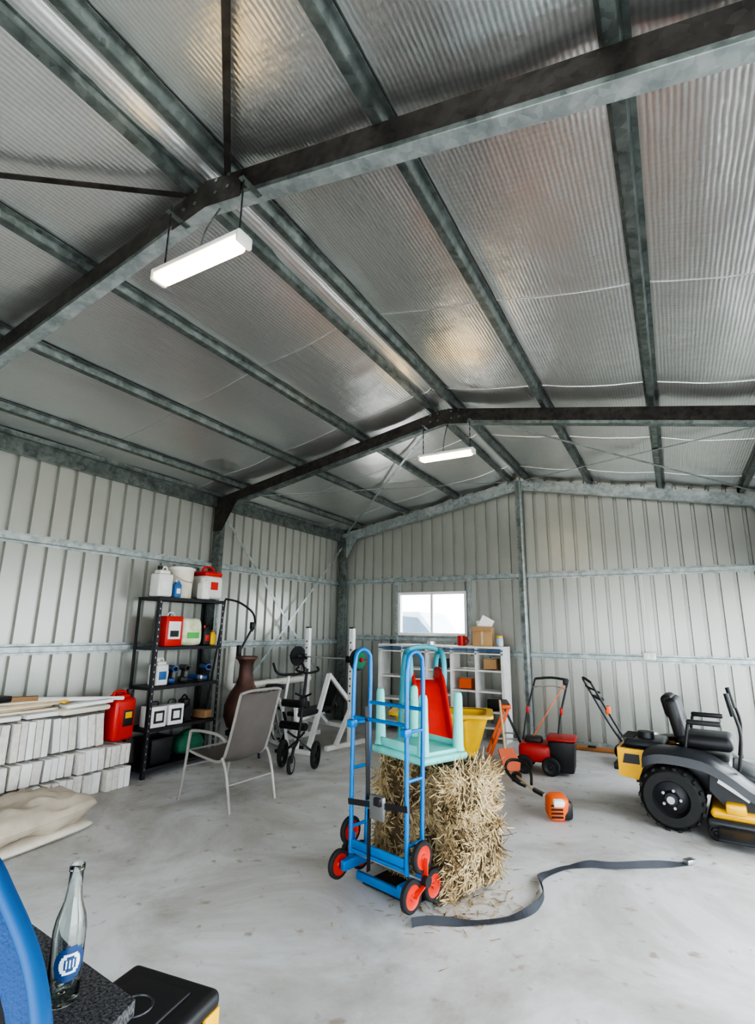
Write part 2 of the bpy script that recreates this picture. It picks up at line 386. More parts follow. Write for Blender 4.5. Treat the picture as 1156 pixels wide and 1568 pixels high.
# ------------------------------------------------------------ steel shelving
SX0,SX1,SY0,SY1=-5.47,-5.1,4.06,5.06
LV=[.1,.5,.94,1.37,1.93]
b=MB('steel_shelving')
for x in (SX0,SX1):
    for y in (SY0,SY1):
        sx=1 if x==SX0 else -1; sy=1 if y==SY0 else -1
        b.box((x,y+sy*.02,.965),(.003,.04,1.93),BLKM); b.box((x+sx*.02,y,.965),(.04,.003,1.93),BLKM)
        for k in range(24): b.box((x+sx*.0035+(-sx*.006),y+sy*.02,.1+k*.077),(.002,.008,.02),SLV)
for z in LV:
    b.box(((SX0+SX1)/2,(SY0+SY1)/2,z-.005),(SX1-SX0-.01,SY1-SY0-.01,.008),BLKM)
    for x in (SX0+.01,SX1-.01): b.box((x,(SY0+SY1)/2,z-.02),(.006,SY1-SY0-.01,.035),BLKM)
    for y in (SY0+.01,SY1-.01): b.box(((SX0+SX1)/2,y,z-.02),(SX1-SX0-.01,.006,.035),BLKM)
b.build()
JUG=mat('jug_plastic',(.72,.72,.68),.45); JC=mat('bucket_cream',(.72,.67,.55),.5); LBL=mat('label_blue',(.04,.14,.36),.5); CARD=mat('cardboard',(.48,.30,.15),.8)
GRN=mat('green_fabric',(.02,.12,.07),.8,bump=.3); YLB=mat('seed_bag',(.55,.62,.3),.6,col2=(.8,.8,.7),vs=12)
def jug(name,x,y,z,w,d,h,m,cap=RED,label=None,yaw=0):
    b=MB(name); place(b,x,y,z,yaw)
    b.box((0,0,h*.38),(w,d,h*.76),m,w*.14,seg=3)
    b.box((0,0,h*.8),(w*.72,d*.72,h*.16),m,w*.12,seg=3)
    b.lathe([(w*.14,h*.84),(w*.14,h*.93),(w*.17,h*.93),(w*.17,h),(0,h)],cap,(-.0,-d*.2,0),n=14)
    b.tube([(0,-d*.05,h*.86),(0,d*.05,h*.98),(0,d*.25,h*.97),(0,d*.33,h*.8)],w*.07,m,8,sm=4)
    if label: b.box((w*.5,0,h*.36),(.004,d*.6,h*.3),label,.001)
    b.build()
def bucket(name,x,y,z,r,h,m,lid=None):
    b=MB(name); b.lathe([(0,0),(r*.86,0),(r*.9,.01),(r,h*.9),(r*1.05,h*.9),(r*1.05,h*.95)],m,(x,y,z)); 
    b.lathe([(0,h*1.0),(r*.9,h*1.0),(r*.92,h*.97),(r*1.08,h*.97),(r*1.08,h*.9)],lid or m,(x,y,z))
    b.tube([(x,y-r*1.05,z+h*.85),(x+r*.8,y-r*.7,z+h*.6),(x+r*1.08,y,z+h*.5),(x+r*.8,y+r*.7,z+h*.6),(x,y+r*1.05,z+h*.85)],.004,SLV,6,sm=4); b.build()
o_=.07
z=1.935
jug('chemical_jug',-5.2,4.07+o_,z,.17,.2,.35,JUG,BLK,WHT)
bucket('plastic_bucket',-5.31,4.43+o_,z,.155,.38,JC,WHT)
b=MB('water_container'); place(b,-5.3,4.86+o_,z); b.box((0,0,.16),(.26,.32,.3),JUG,.05,seg=3); b.box((0,0,.335),(.24,.30,.06),RED,.025,seg=3); b.tube([(0,-.1,.34),(0,-.07,.42),(0,.07,.42),(0,.1,.34)],.014,RED,8,sm=4); b.box((.132,0,.18),(.004,.12,.1),RED); b.build()
jug('chemical_jug',-5.12,4.64+o_,z,.10,.13,.26,JUG,WHT,WHT)
jug('spray_bottle',-5.12,4.23+o_,z,.06,.09,.2,LBL,WHT,WHT)
z=1.375
b=MB('red_product_box'); b.box((-5.2,4.25+o_,z+.17),(.16,.24,.34),RED,.006); b.box((-5.117,4.25+o_,z+.18),(.004,.17,.2),WHT); b.box((-5.114,4.25+o_,z+.14),(.004,.12,.07),BLK); b.tube([(-5.2,4.2+o_,z+.34),(-5.2,4.22+o_,z+.38),(-5.2,4.28+o_,z+.38),(-5.2,4.3+o_,z+.34)],.008,WHT,6,sm=3); b.build()
b=MB('lawn_seed_bag'); b.pillow((-5.2,4.56+o_,z+.165),(.33,.32,.12),YLB,rot=(0,pi/2-.1,0),lump=.06,seed=3); b.box((-5.135,4.55+o_,z+.12),(.004,.18,.07),mat('label_green',(.1,.45,.1),.5)); b.build()
jug('oil_bottle',-5.2,4.80+o_,z,.08,.1,.24,BLK,RED,RED); jug('oil_bottle',-5.2,4.91+o_,z,.07,.08,.18,YEL,BLK)
z=.945
jug('chemical_jug',-5.2,4.15+o_,z,.15,.17,.3,JUG,WHT,LBL)
def powertool(name,x,y,z,m,yaw=0,s=1.):
    b=MB(name); place(b,x,y,z,yaw); 
    b.tube([(-.1*s,0,.15*s),(.1*s,0,.15*s)],[.032*s,.036*s],m,12); b.tube([(.1*s,0,.15*s),(.17*s,0,.15*s)],[.022*s,.012*s],BLK,10)
    b.tube([(-.03*s,0,.14*s),(-.05*s,0,.04*s)],.019*s,BLK,10); b.box((-.045*s,0,.025*s),(.11*s,.07*s,.05*s),m,.01); b.build()
BT=mat('tool_blue',(.015,.07,.25),.4)
powertool('cordless_drill',-5.27,4.40+o_,z,BT,-20,1.1); powertool('cordless_drill',-5.27,4.58+o_,z,BLK,-20,1.1); powertool('cordless_drill',-5.24,4.88+o_,z,BT,-20,1.1)
b=MB('angle_grinder'); place(b,-5.25,4.73+o_,z+.0,0); b.tube([(-.1,0,.05),(.08,0,.05)],[.025,.035],BT,12); b.box((.1,0,.05),(.06,.05,.06),SLV,.01); b.lathe([(0,0),(.05,0),(.05,.01),(0,.01)],BLK,(.1,0,.01)); b.build()
z=.505
for y_ in (4.14,4.38):
    b=MB('power_tool_box'); place(b,-5.2,y_+o_,z,random.uniform(-8,8)); b.box((0,0,.11),(.2,.2,.22),WHT,.01); b.box((.102,0,.11),(.004,.13,.13),BLK); b.box((.105,0,.11),(.004,.08,.08),WHT); b.tube([(0,-.05,.22),(0,-.04,.26),(0,.04,.26),(0,.05,.22)],.008,BLK,6,sm=3); b.build()
b=MB('small_compressor'); place(b,-5.27,4.62+o_,z); b.tube([(-.08,0,.09),(.08,0,.09)],.075,BLK,16); b.box((0,0,.2),(.12,.1,.09),BLK,.02); b.tube([(-.05,0,.24),(0,0,.29),(.06,0,.24)],.01,BLK,6,sm=3); b.box((0,.0,.01),(.16,.12,.02),BLK); b.build()
b=MB('wooden_block'); b.box((-5.22,4.87+o_,z+.05),(.2,.12,.09),mat('timber',(.3,.17,.08),.7),.005,rot=(0,0,.1)); b.build()
z=.105
b=MB('storage_tub'); place(b,-5.28,4.25+o_,z); b.box((0,0,.13),(.3,.3,.26),BLK,.02,taper=.88); b.box((0,0,.265),(.32,.32,.02),BLK,.008); b.build()
b=MB('green_bag'); b.pillow((-5.28,4.70+o_,z+.13),(.28,.40,.23),GRN,lump=.1,seed=5); b.pillow((-5.25,4.72+o_,z+.24),(.16,.2,.08),GRN,lump=.2,seed=6); b.build()
b=MB('brush_cutter'); b.tube([(-5.44,5.14,.08),(-5.2,5.13,1.6),(-5.15,5.12,1.95)],.013,BLK,8)
b.tube([(-5.15,5.12,1.96),(-5.0,5.22,1.92),(-4.97,5.45,1.8),(-5.0,5.55,1.66),(-5.0,5.5,1.55)],.014,BLK,8,sm=5); b.tube([(-5.0,5.55,1.66),(-4.98,5.42,1.5),(-5.02,5.32,1.3)],.014,BLK,8,sm=5); b.box((-5.02,5.3,1.3),(.05,.06,.14),BLK,.015)
b.box((-5.0,5.5,1.62),(.05,.06,.1),BLK,.015); b.box((-5.44,5.14,.06),(.1,.1,.1),BLK,.02); b.build()
# ------------------------------------------------------------ paver stack
BRK=mat('paver_cream',(.66,.63,.58),.75,var=.06,vs=20,bump=.3,col2=(.74,.72,.68)); BRK2=mat('paver_wrap',(.80,.79,.77),.6)
b=MB('paver_stack')
random.seed(3)
def course(x0,x1,y0,y1,z,h,pack=.3,lean=.0):
    y=y0
    while y<y1-.1:
        w=min(pack,y1-y)-.022; th=random.choice((.05,.06,.075)); n=max(2,int(w/th)); th=w/n; ln=random.uniform(-.05,.05)+lean; ox=random.uniform(-.03,.015)
        for k in range(n):
            yy=y+th/2+k*th; dx=random.uniform(-.012,.012)+ox; hh=h-.012-random.uniform(0,.012)
            b.box(((x0+x1)/2+dx,yy,z+hh/2),(x1-x0,th-.007,hh),BRK if random.random()<.6 else BRK2,.005,rot=(ln,0,0),seg=1)
        y+=pack
course(-5.36,-5.06,1.5,3.98,0,.21); course(-5.36,-5.07,1.5,3.96,.215,.21)
course(-5.36,-5.12,1.5,3.05,.43,.34,.4); course(-5.36,-5.14,3.08,3.60,.43,.32,.26,lean=.1)
for i in range(3): b.box((-5.25,1.85+i*.62,.79),(.26,.58,.04),BRK2,.01,rot=(0,0,random.uniform(-.03,.03)))
b.build()
b=MB('timber_offcuts'); TB=mat('pale_timber',(.55,.42,.27),.7,var=.15,vs=15)
for i in range(5): b.box((-5.25+random.uniform(-.04,.04),2.6+random.uniform(-.1,.1),.825+i*.022),(.1,random.uniform(.9,1.4),.02),TB if i%2 else CRM,.002,rot=(0,0,random.uniform(-.1,.1)))
b.box((-5.22,3.33,.80),(.3,.52,.05),CRM,.02,rot=(0,.05,.1)); b.box((-5.2,3.38,.85),(.28,.44,.035),WHT,.01,rot=(.05,0,-.15)); b.box((-5.2,3.2,.885),(.05,.2,.02),YEL,.004,rot=(0,0,.6)); b.tube([(-5.25,2.6,.95),(-5.12,3.75,.86)],.02,WHT,8)
b.box((-5.2,2.5,.96),(.2,.3,.05),BLK,.01,rot=(0,0,.3)); b.box((-5.15,2.75,.95),(.06,.25,.04),mat('timber',(.3,.17,.08)),.005,rot=(0,0,-.4)); b.build()
b=MB('jerry_can'); place(b,-5.22,3.80,.432,4)
b.box((0,0,.21),(.19,.26,.42),RED,.04,seg=3); b.box((0,-.02,.43),(.12,.18,.06),RED,.02); 
b.tube([(0,-.1,.42),(0,-.09,.48),(0,.03,.48),(0,.05,.42)],.016,RED,8,sm=4); b.lathe([(.03,.40),(.03,.46),(.036,.46),(.036,.5),(0,.5)],BLK,(0,.1,0),n=14)
b.box((.096,.03,.22),(.004,.12,.16),BLK,.001); b.box((.099,.03,.25),(.003,.08,.06),YEL); b.box((.097,-.08,.2),(.01,.02,.3),RED,.004); b.build()
CUS=mat('cushion_fabric',(.52,.45,.36),.9,var=.15,bump=.3,bs=200); 
b=MB('floor_cushion'); b.pillow((-4.55,2.52,.035),(.72,.95,.07),CRM,rot=(.0,.0,.12),seed=1,n=24,lump=.08,ex=6); b.pillow((-4.58,2.50,.155),(.80,1.02,.24),CUS,rot=(.02,-.05,.12),seed=9,lump=.42,n=40,ex=3.2); b.build()
# ------------------------------------------------------------ patio chair
CF=mat('chair_frame',(.34,.32,.30),.4,.3); SLG=mat('sling_mesh',(.13,.115,.105),.7,bump=.4,bs=300)
b=MB('patio_chair'); place(b,-3.88,4.08,0,-4)
for s in (-1,1):
    y=.28*s
    b.tube([(-.36,y,0),(-.30,y,.35),(-.27,y,.58),(-.22,y,.63),(.1,y,.63),(.23,y,.58)],.014,CF,8,sm=4)
    b.tube([(.34,y,0),(.27,y,.3),(.2,y,.44)],.014,CF,8,sm=4)
    b.tube([(-.30,y*.92,.44),(-.1,y*.92,.41),(.15,y*.92,.4),(.24,y*.92,.55),(.35,y*.92,.95),(.37,y*.92,1.0)],.013,CF,8,sm=5)
b.tube([(.37,-.257,1.0),(.385,-.15,1.02),(.385,.15,1.02),(.37,.257,1.0)],.013,CF,8,sm=4)
b.tube([(-.30,-.26,.44),(-.30,.26,.44)],.011,CF); b.tube([(-.31,-.28,.3),(-.31,.28,.3)],.009,CF); b.tube([(.29,-.28,.22),(.29,.28,.22)],.009,CF)
pr=cat([(-.30,0,.445),(-.1,0,.405),(.14,0,.395),(.235,0,.55),(.345,0,.95),(.37,0,1.0)],6)
vs=[];W=.245
for p in pr:
    for k in range(9):
        t=-1+k/4; vs.append((p.x,t*W,p.z-.025*(1-t*t)*(1 if p.x<.15 else .4)))
b.add(vs,[(i*9+k,i*9+k+1,(i+1)*9+k+1,(i+1)*9+k) for i in range(len(pr)-1) for k in range(8)],SLG,True); b.build()
CH=mat('chiminea_brown',(.10,.05,.04),.5,.3,var=.3)
cx,cy=-4.93,5.36
b=MB('chiminea'); b.lathe([(.0,.32),(.1,.30),(.2,.37),(.25,.50),(.245,.63),(.19,.77),(.12,.88),(.09,.98),(.085,1.12),(.11,1.18),(.14,1.20),(.14,1.23),(.1,1.22),(.075,1.12)],CH,(cx,cy,0),n=28)
b.lathe([(.2,.28),(.21,.28),(.21,.32),(.2,.32),(.2,.28)],BLKM,(cx,cy,0))
for k in range(3):
    a=k*2*pi/3+.4; b.tube([(cx+.2*math.cos(a),cy+.2*math.sin(a),.3),(cx+.24*math.cos(a),cy+.24*math.sin(a),0)],.014,BLKM,8)
b.lathe([(.11,0),(.12,.02),(.1,.02)],BLK,(cx+.18,cy-.17,.50),(.7,-.7,0),n=20); b.lathe([(0,.012),(.1,.012)],BLK,(cx+.18,cy-.17,.50),(.7,-.7,0),n=20); b.build()
PVC=mat('pvc_white',(.75,.74,.68),.35)
b=MB('pvc_pipe'); px=-5.34
b.tube([(px,5.6,.8),(px,7.3,.8)],.05,PVC,14); b.tube([(px,5.6,.8),(px,5.5,.84),(px,5.5,1.1),(px+.02,5.5,1.3)],.05,PVC,14,sm=5); b.lathe([(.06,0),(.06,.08),(.045,.08)],PVC,(px+.02,5.5,1.26),n=14); b.lathe([(.058,0),(.058,.1)],PVC,(px,6.2,.8),(0,1,0),n=14)
for y in (5.8,7.1): b.bar((px,y,0),(px,y,.76),.03,.03,GIRT); b.box((px,y,.75),(.12,.03,.012),GIRT)
b.build()
# ------------------------------------------------------------ weight bench
b=MB('weight_bench')
GP=mat('plate_green',(.02,.2,.12),.5)
A=Vector((-5.05,6.85,0)); B=Vector((-4.13,6.67,0))
for p in (A,B):
    b.bar(p,p+Vector((0,0,1.6)),.07,.07,WHT,bev=.006); b.bar(p+Vector((.06,.3,.03)),p+Vector((-.1,-.45,.03)),.06,.06,WHT,bev=.005); b.bar(p+Vector((-.04,-.3,.05)),p+Vector((0,0,.5)),.05,.05,WHT)
    b.box(p+Vector((0,-.06,1.14)),(.05,.1,.03),BLK); b.box(p+Vector((0,-.11,1.17)),(.05,.02,.09),BLK)
    b.box(p+Vector((0,0,1.61)),(.065,.065,.02),BLK)
    for k in range(9): b.lathe([(0,0),(.012,0),(.012,.004),(0,.004)],BLK,p+Vector((0,-.036,.6+k*.1)),(0,-1,0),8)
b.bar(A+Vector((0,0,.25)),B+Vector((0,0,.25)),.05,.05,WHT); 
d=(B-A).normalized(); P=A+Vector((0,-.07,1.17))
b.tube([P-d*.36,B+Vector((0,-.07,1.17))+d*.42],.013,SLV,10)
for s,q in ((-1,A),(1,B)):
    c=q+Vector((0,-.07,1.17))+d*s*.16
    b.lathe([(0,-.012),(.15,-.012),(.15,.012),(0,.012)],BLK,c,d,28); b.lathe([(0,.03*s),(.12,.03*s),(.12,.055*s),(0,.055*s)],GP,c,d,24)
    b.lathe([(0,.07*s),(.03,.07*s),(.03,.1*s),(0,.1*s)],RED,c,d,12)
m=(A+B)/2
b.bar(m+Vector((0,-.0,.42)),m+Vector((.1,-.85,.42)),.05,.05,WHT); b.box(m+Vector((.05,-.5,.48)),(.27,.75,.06),BLK,.02,rot=(0,0,.08))
b.box(m+Vector((0,.02,.62)),(.27,.06,.5),BLK,.02,rot=(-.5,0,0))
b.bar(m+Vector((.1,-.8,.42)),m+Vector((.1,-.85,.0)),.05,.05,WHT); b.bar(m+Vector((-.15,-.85,.03)),m+Vector((.35,-.85,.03)),.05,.05,WHT)
b.tube([m+Vector((-.1,-.9,.62)),m+Vector((.3,-.9,.62))],.05,BLK,12); b.tube([m+Vector((-.1,-.92,.35)),m+Vector((.3,-.92,.35))],.05,BLK,12); b.bar(m+Vector((.1,-.85,.3)),m+Vector((.1,-.9,.66)),.04,.04,WHT)
b.bar(m+Vector((0,-.2,.4)),m+Vector((0,0,.25)),.045,.045,WHT)
b.bar(m+Vector((.2,-.7,.05)),m+Vector((.15,-.2,.95)),.06,.05,WHT); b.bar(m+Vector((.15,-.2,.95)),m+Vector((.3,.2,.5)),.05,.05,WHT)
b.build()
b=MB('exercise_bike'); place(b,-4.95,6.1,0,-25)
b.wheel((.0,0,.28),.24,.04,(0,1,0),hub=SLV,spokes=6,tw=.12); b.bar((-.3,0,.05),(.36,0,.05),.05,.05,WHT); b.bar((-.3,-.2,.03),(-.3,.2,.03),.04,.04,BLK); b.bar((.36,-.2,.03),(.36,.2,.03),.04,.04,BLK)
b.tube([(.3,0,.06),(.1,0,.5),(-.2,0,.72)],.025,WHT,10,sm=3); b.tube([(.12,0,.5),(.25,0,.95)],.02,WHT,10); b.tube([(.2,-.22,1.12),(.3,-.2,1.0),(.25,0,.97),(.3,.2,1.0),(.2,.22,1.12)],.017,BLK,8,sm=4); b.box((-.18,0,.77),(.25,.2,.07),BLK,.03); b.build()
b=MB('golf_trolley'); place(b,-4.02,5.36,0,20)
b.wheel((-.2,0,.15),.15,.05,(1,.0,0),hub=BLK,spokes=5,tw=.22); b.wheel((.2,0,.15),.15,.05,(1,0,0),hub=BLK,spokes=5,tw=.22); b.wheel((0,-.3,.1),.1,.04,(1,0,0),hub=SLV,spokes=5,tw=.22)
b.tube([(-.2,0,.15),(0,-.05,.32),(.2,0,.15)],.014,BLKM,8); b.tube([(0,-.3,.1),(0,-.22,.25),(0,-.05,.35),(0,.12,.85),(0,.2,1.1)],.018,BLKM,8,sm=4)
b.tube([(-.12,.24,1.12),(-.14,.2,1.08),(0,.18,1.05),(.14,.2,1.08),(.12,.24,1.12)],.014,BLK,8,sm=4); b.tube([(-.1,-.16,.42),(0,-.08,.34),(.1,-.16,.42)],.012,BLKM,8,sm=3); b.tube([(-.1,.06,.82),(0,.1,.78),(.1,.06,.82)],.012,BLKM,8,sm=3); b.box((0,.09,.72),(.08,.1,.12),BLK,.02); b.build()
# ------------------------------------------------------------ white shelf unit
b=MB('white_shelf_unit'); x0,x1,y0,y1=-4.38,-2.28,7.93,8.30
b.box(((x0+x1)/2,(y0+y1)/2,1.345),(x1-x0+.02,y1-y0+.02,.03),WHT,.004); b.box(((x0+x1)/2,y0-.008,1.30),(x1-x0,.012,.02),LBL); b.box(((x0+x1)/2,(y0+y1)/2,1.25),(x1-x0,y1-y0,.02),WHT)
for x in (x0+.01,-3.95,-3.52,-3.1,-2.7,x1-.01): b.box((x,(y0+y1)/2,.665),(.04,y1-y0,1.33) if x in(x0+.01,x1-.01) else (.03,y1-y0,1.33),WHT)
for xa,xb,zs in ((x0,-3.95,(.15,.5,.85)),(-3.95,-3.52,(.2,.62,.98)),(-3.52,-3.1,(.2,.62,.98)),(-3.1,-2.7,(.2,.4,.7,1.0)),(-2.7,x1,(.2,.42,.7,1.0))):
    for z in zs: b.box(((xa+xb)/2,(y0+y1)/2,z),(xb-xa-.02,y1-y0-.01,.025),WHT)
b.build()
b=MB('red_mug'); b.lathe([(0,0),(.06,0),(.065,.15),(.06,.15),(.055,.01),(0,.01)],RED,(-2.98,8.1,1.361)); b.tube([(-2.92,8.1,1.47),(-2.87,8.1,1.45),(-2.87,8.1,1.41),(-2.92,8.1,1.39)],.008,RED,6,sm=3); b.build()
b=MB('cardboard_box'); place(b,-2.62,8.1,1.361,8); b.box((0,0,.14),(.3,.24,.28),CARD,.003); b.box((0,-.135,.26),(.3,.004,.08),CARD,rot=(-.5,0,0)); b.box((.04,.02,.34),(.2,.015,.2),WHT,rot=(0,.5,.3)); b.box((.0,.05,.32),(.2,.015,.16),WHT,rot=(0,-.2,.2)); b.box((.0,-.122,.12),(.03,.003,.2),mat('tape',(.6,.5,.3),.3)); b.build()
b=MB('glass_jar'); b.lathe([(0,0),(.05,0),(.055,.02),(.055,.11),(.045,.13)],mat('jar_blue',(.45,.55,.65),.2),(-2.36,8.08,1.361)); b.lathe([(.05,.13),(.05,.16),(0,.16)],YEL,(-2.36,8.08,1.361)); b.build()
b=MB('paint_tin'); b.lathe([(0,0),(.07,0),(.07,.05),(0,.05)],SLV,(-3.5,8.1,1.361)); b.build()
b=MB('cap_tin'); b.lathe([(0,0),(.05,0),(.05,.07),(0,.07)],BLK,(-4.2,8.1,1.361)); b.build()
for i,(x,z,m) in enumerate([(-3.75,.64,RED),(-3.3,1.0,BLK),(-2.9,.72,ORG),(-2.5,1.02,CARD),(-2.47,.44,BLK),(-3.3,.22,CARD)]):
    b=MB('stored_carton'); place(b,x,8.1,z,random.uniform(-15,15)); b.box((0,0,.08),(.2,.2,.15),m,.01); b.box((0,0,.158),(.205,.05,.004),WHT); b.build()
b=MB('power_outlet'); b.box((-.35,YB-.1,1.28),(.16,.05,.1),WHT,.012); b.box((-.39,YB-.128,1.28),(.04,.006,.05),CRM); b.box((-.31,YB-.128,1.28),(.04,.006,.05),CRM); b.tube([(-.35,YB-.12,1.33),(-.35,YB-.1,1.8),(-.36,YB-.13,2.4)],.005,WHT,6); b.build()
# ------------------------------------------------------------ slide + tub
b=MB('toddler_slide'); place(b,-2.38,5.45,0,38)
pr=cat([(.0,-.85,.10),(.0,-.62,.13),(0,-.3,.42),(0,.0,.90),(0,.15,1.05),(0,.35,1.05)],5)
W=.15; vs=[]
for p in pr:
    for x,dz in ((-W-.03,.11),(-W,.11),(-W+.02,0),(W-.02,0),(W,.11),(W+.03,.11)): vs.append((x,p.y,p.z+dz))
b.add(vs,[(i*6+k,i*6+k+1,(i+1)*6+k+1,(i+1)*6+k) for i in range(len(pr)-1) for k in range(5)],RED,True)
b.tube([(p.x-W-.015,p.y,p.z+.11) for p in pr],.02,RED,8); b.tube([(p.x+W+.015,p.y,p.z+.11) for p in pr],.02,RED,8)
for s in (-1,1):
    b.tube([(.22*s,.6,0),(.20*s,.5,.9),(.19*s,.42,1.25),(.19*s,.28,1.36),(.19*s,.12,1.30),(.19*s,.08,1.1),(.19*s,.15,.9)],.030,TEAL,10,sm=5); b.bar((.17*s,.1,.85),(.21*s,.0,0),.05,.05,TEAL)
for z in (.25,.5,.75): b.box((0,.55-z*.08,z),(.42,.1,.04),AQUA,.01)
b.tube([(-.19,.28,1.35),(-.1,.28,1.4),(.1,.28,1.4),(.19,.28,1.35)],.028,TEAL,10,sm=4)
b.build()
b=MB('yellow_tub'); place(b,-2.70,6.56,0,18)
YT=mat('yellow_tub_plastic',(.85,.52,.02),.45)
# open tapered cart body with rim and ribs
vs=[];NS=[(.0,.06,.40,.22),(.0,.06,.42,.24),(.0,.58,.58,.30),(.0,.60,.64,.36),(.0,.57,.64,.36)]
def rrect(hx,hy,z,r=.1,n=5):
    o=[]
    for qx,qy,a0 in ((1,1,0),(-1,1,90),(-1,-1,180),(1,-1,270)):
        for k in range(n):
            a=math.radians(a0+90*k/(n-1)); o.append((qx*(hx-r)+r*math.cos(a),qy*(hy-r)+r*math.sin(a),z))
    return o
rings=[rrect(.42,.22,.08),rrect(.58,.30,.58),rrect(.64,.36,.60),rrect(.64,.36,.565),rrect(.60,.32,.565)]
inner=[rrect(.56,.28,.59),rrect(.40,.20,.11)]
for rr_ in rings: vs+=rr_
m_=len(rings[0]); b.add(vs,[(i*m_+k,i*m_+(k+1)%m_,(i+1)*m_+(k+1)%m_,(i+1)*m_+k) for i in range(len(rings)-1) for k in range(m_)]+[tuple(range(m_))[::-1]],YT,True)
vs=inner[0]+inner[1]; b.add(vs,[(k,(k+1)%m_,m_+(k+1)%m_,m_+k) for k in range(m_)]+[tuple(range(m_,2*m_))],YT,True)
b.add(rrect(.56,.28,.60)+rrect(.64,.36,.60),[(k,(k+1)%m_,m_+(k+1)%m_,m_+k) for k in range(m_)],YT)
for x in (-.3,0,.3): b.box((x,-.265,.33),(.05,.05,.42),YT,.01,rot=(.16,0,0))
for x in (-.32,.32):
    for y in (-.2,.2): b.wheel((x,y,.07),.07,.05,(0,1,0))
b.build()
# ------------------------------------------------------------ hay bales
STR=mat('straw',(.27,.18,.085),.8,var=.35,vs=30,col2=(.50,.38,.21)); STR2=mat('straw_pale',(.60,.49,.30),.7); STD=mat('straw_dark',(.11,.075,.035),.9,var=.4,vs=30,bump=1.,bs=80)
b=MB('hay_bale'); place(b,-1.60,3.70,.02,-22)
random.seed(11)
def bale(zc,sx,sy,sz,ox,oy):
    bm=bmesh.new(); bmesh.ops.create_cube(bm,size=1); bmesh.ops.subdivide_edges(bm,edges=bm.edges[:],cuts=11,use_grid_fill=True)
    for v in bm.verts:
        c=v.co.copy()*2
        r=(abs(c.x)**5+abs(c.y)**5+abs(c.z)**5)**(1/5); c/=r if r>0 else 1
        c=Vector((c.x*sx/2,c.y*sy/2,c.z*sz/2)); c+=c.normalized()*.05*noise.noise(c*7+Vector((zc,0,0)))
        v.co=c+Vector((ox,oy,zc))
    bm.verts.index_update()
    b.add([v.co.copy() for v in bm.verts],[[v.index for v in f.verts] for f in bm.faces],STD,True); bm.free()
    for i in range(4600):
        f=random.choice('xxyyyyzXxy'); u=random.uniform(-.5,.5);w=random.uniform(-.5,.5); s=-1 if (f=='y' and random.random()<.75) else 1
        if f=='y': p=Vector((u*sx,s*sy*.5,w*sz)); nrm=Vector((0,s,0))
        elif f in 'x': p=Vector((sx*.5,u*sy,w*sz)); nrm=Vector((1,0,0))
        elif f=='X': p=Vector((-sx*.5,u*sy,w*sz)); nrm=Vector((-1,0,0))
        else: p=Vector((u*sx,w*sy,sz*.5)); nrm=Vector((0,0,1))
        k=noise.noise(p*6+Vector((zc*5,0,0)))
        edge=max(abs(u),abs(w)); p-=nrm*(.03*max(0,edge-.38)/.12)
        p+=Vector((ox,oy,zc))+nrm*(-.012+.035*k)
        ang=noise.noise(p*3.5)*3
        d=Vector((random.gauss(0,.6)+math.cos(ang),random.gauss(0,.6)+math.sin(ang),random.gauss(-.6,.8))); d=d-nrm*d.dot(nrm)*.9; d.normalize(); d=(d+nrm*abs(random.gauss(0,.22))).normalized()
        L=random.uniform(.05,.15); sd=d.cross(nrm)
        if sd.length<.1: continue
        sd=sd.normalized()*random.uniform(.0015,.0055)
        bend=nrm*random.uniform(0,.02)+Vector((0,0,-.01))
        q=p+d*L*.5+bend; e=p+d*L
        if e.z<.004: e.z=.004
        if q.z<.004: q.z=.004
        if f=='z' and e.z>zc+sz*.5+.02: e.z=zc+sz*.5+.01
        b.add([p-sd,p+sd,q+sd,q-sd,e+sd*.5,e-sd*.5],[(0,1,2,3),(3,2,4,5)],random.choice((STR,STR,STR2)) if k>-.1 else random.choice((STR,STD)))
bale(.18,.74,.50,.36,0.02,0); bale(.53,.70,.47,.34,.0,.01)
for i in range(260):
    x=random.gauss(.38,.16); y=random.gauss(-.2,.22); a=random.uniform(0,pi); L=random.uniform(.02,.09); d=Vector((math.cos(a),math.sin(a),0))
    p=Vector((x,y,-.014)); sd=Vector((-d.y,d.x,0))*.003; b.add([p-sd,p+sd,p+d*L+sd,p+d*L-sd],[(0,1,2,3)],STR)
b.build()
b=MB('kids_table'); place(b,-1.66,3.60,.735,-24)
b.box((0,0,.03),(.56,.42,.05),AQUA,.02,seg=3); b.box((0,0,.065),(.50,.36,.03),AQUA,.012)
for x in (-.23,.23):
    for y in (-.16,.16):
        b.tube([(x,y,.06),(x,y,.09),(x*1.02,y*1.02,.41),(x*1.02,y*1.02,.435),(x*1.02,y*1.02,.445)],[.045,.038,.030,.024,.006],AQUA,14)
b.box((0,-.18,.09),(.4,.015,.05),AQUA,.005); b.box((0,.18,.09),(.4,.015,.05),AQUA,.005); b.build()
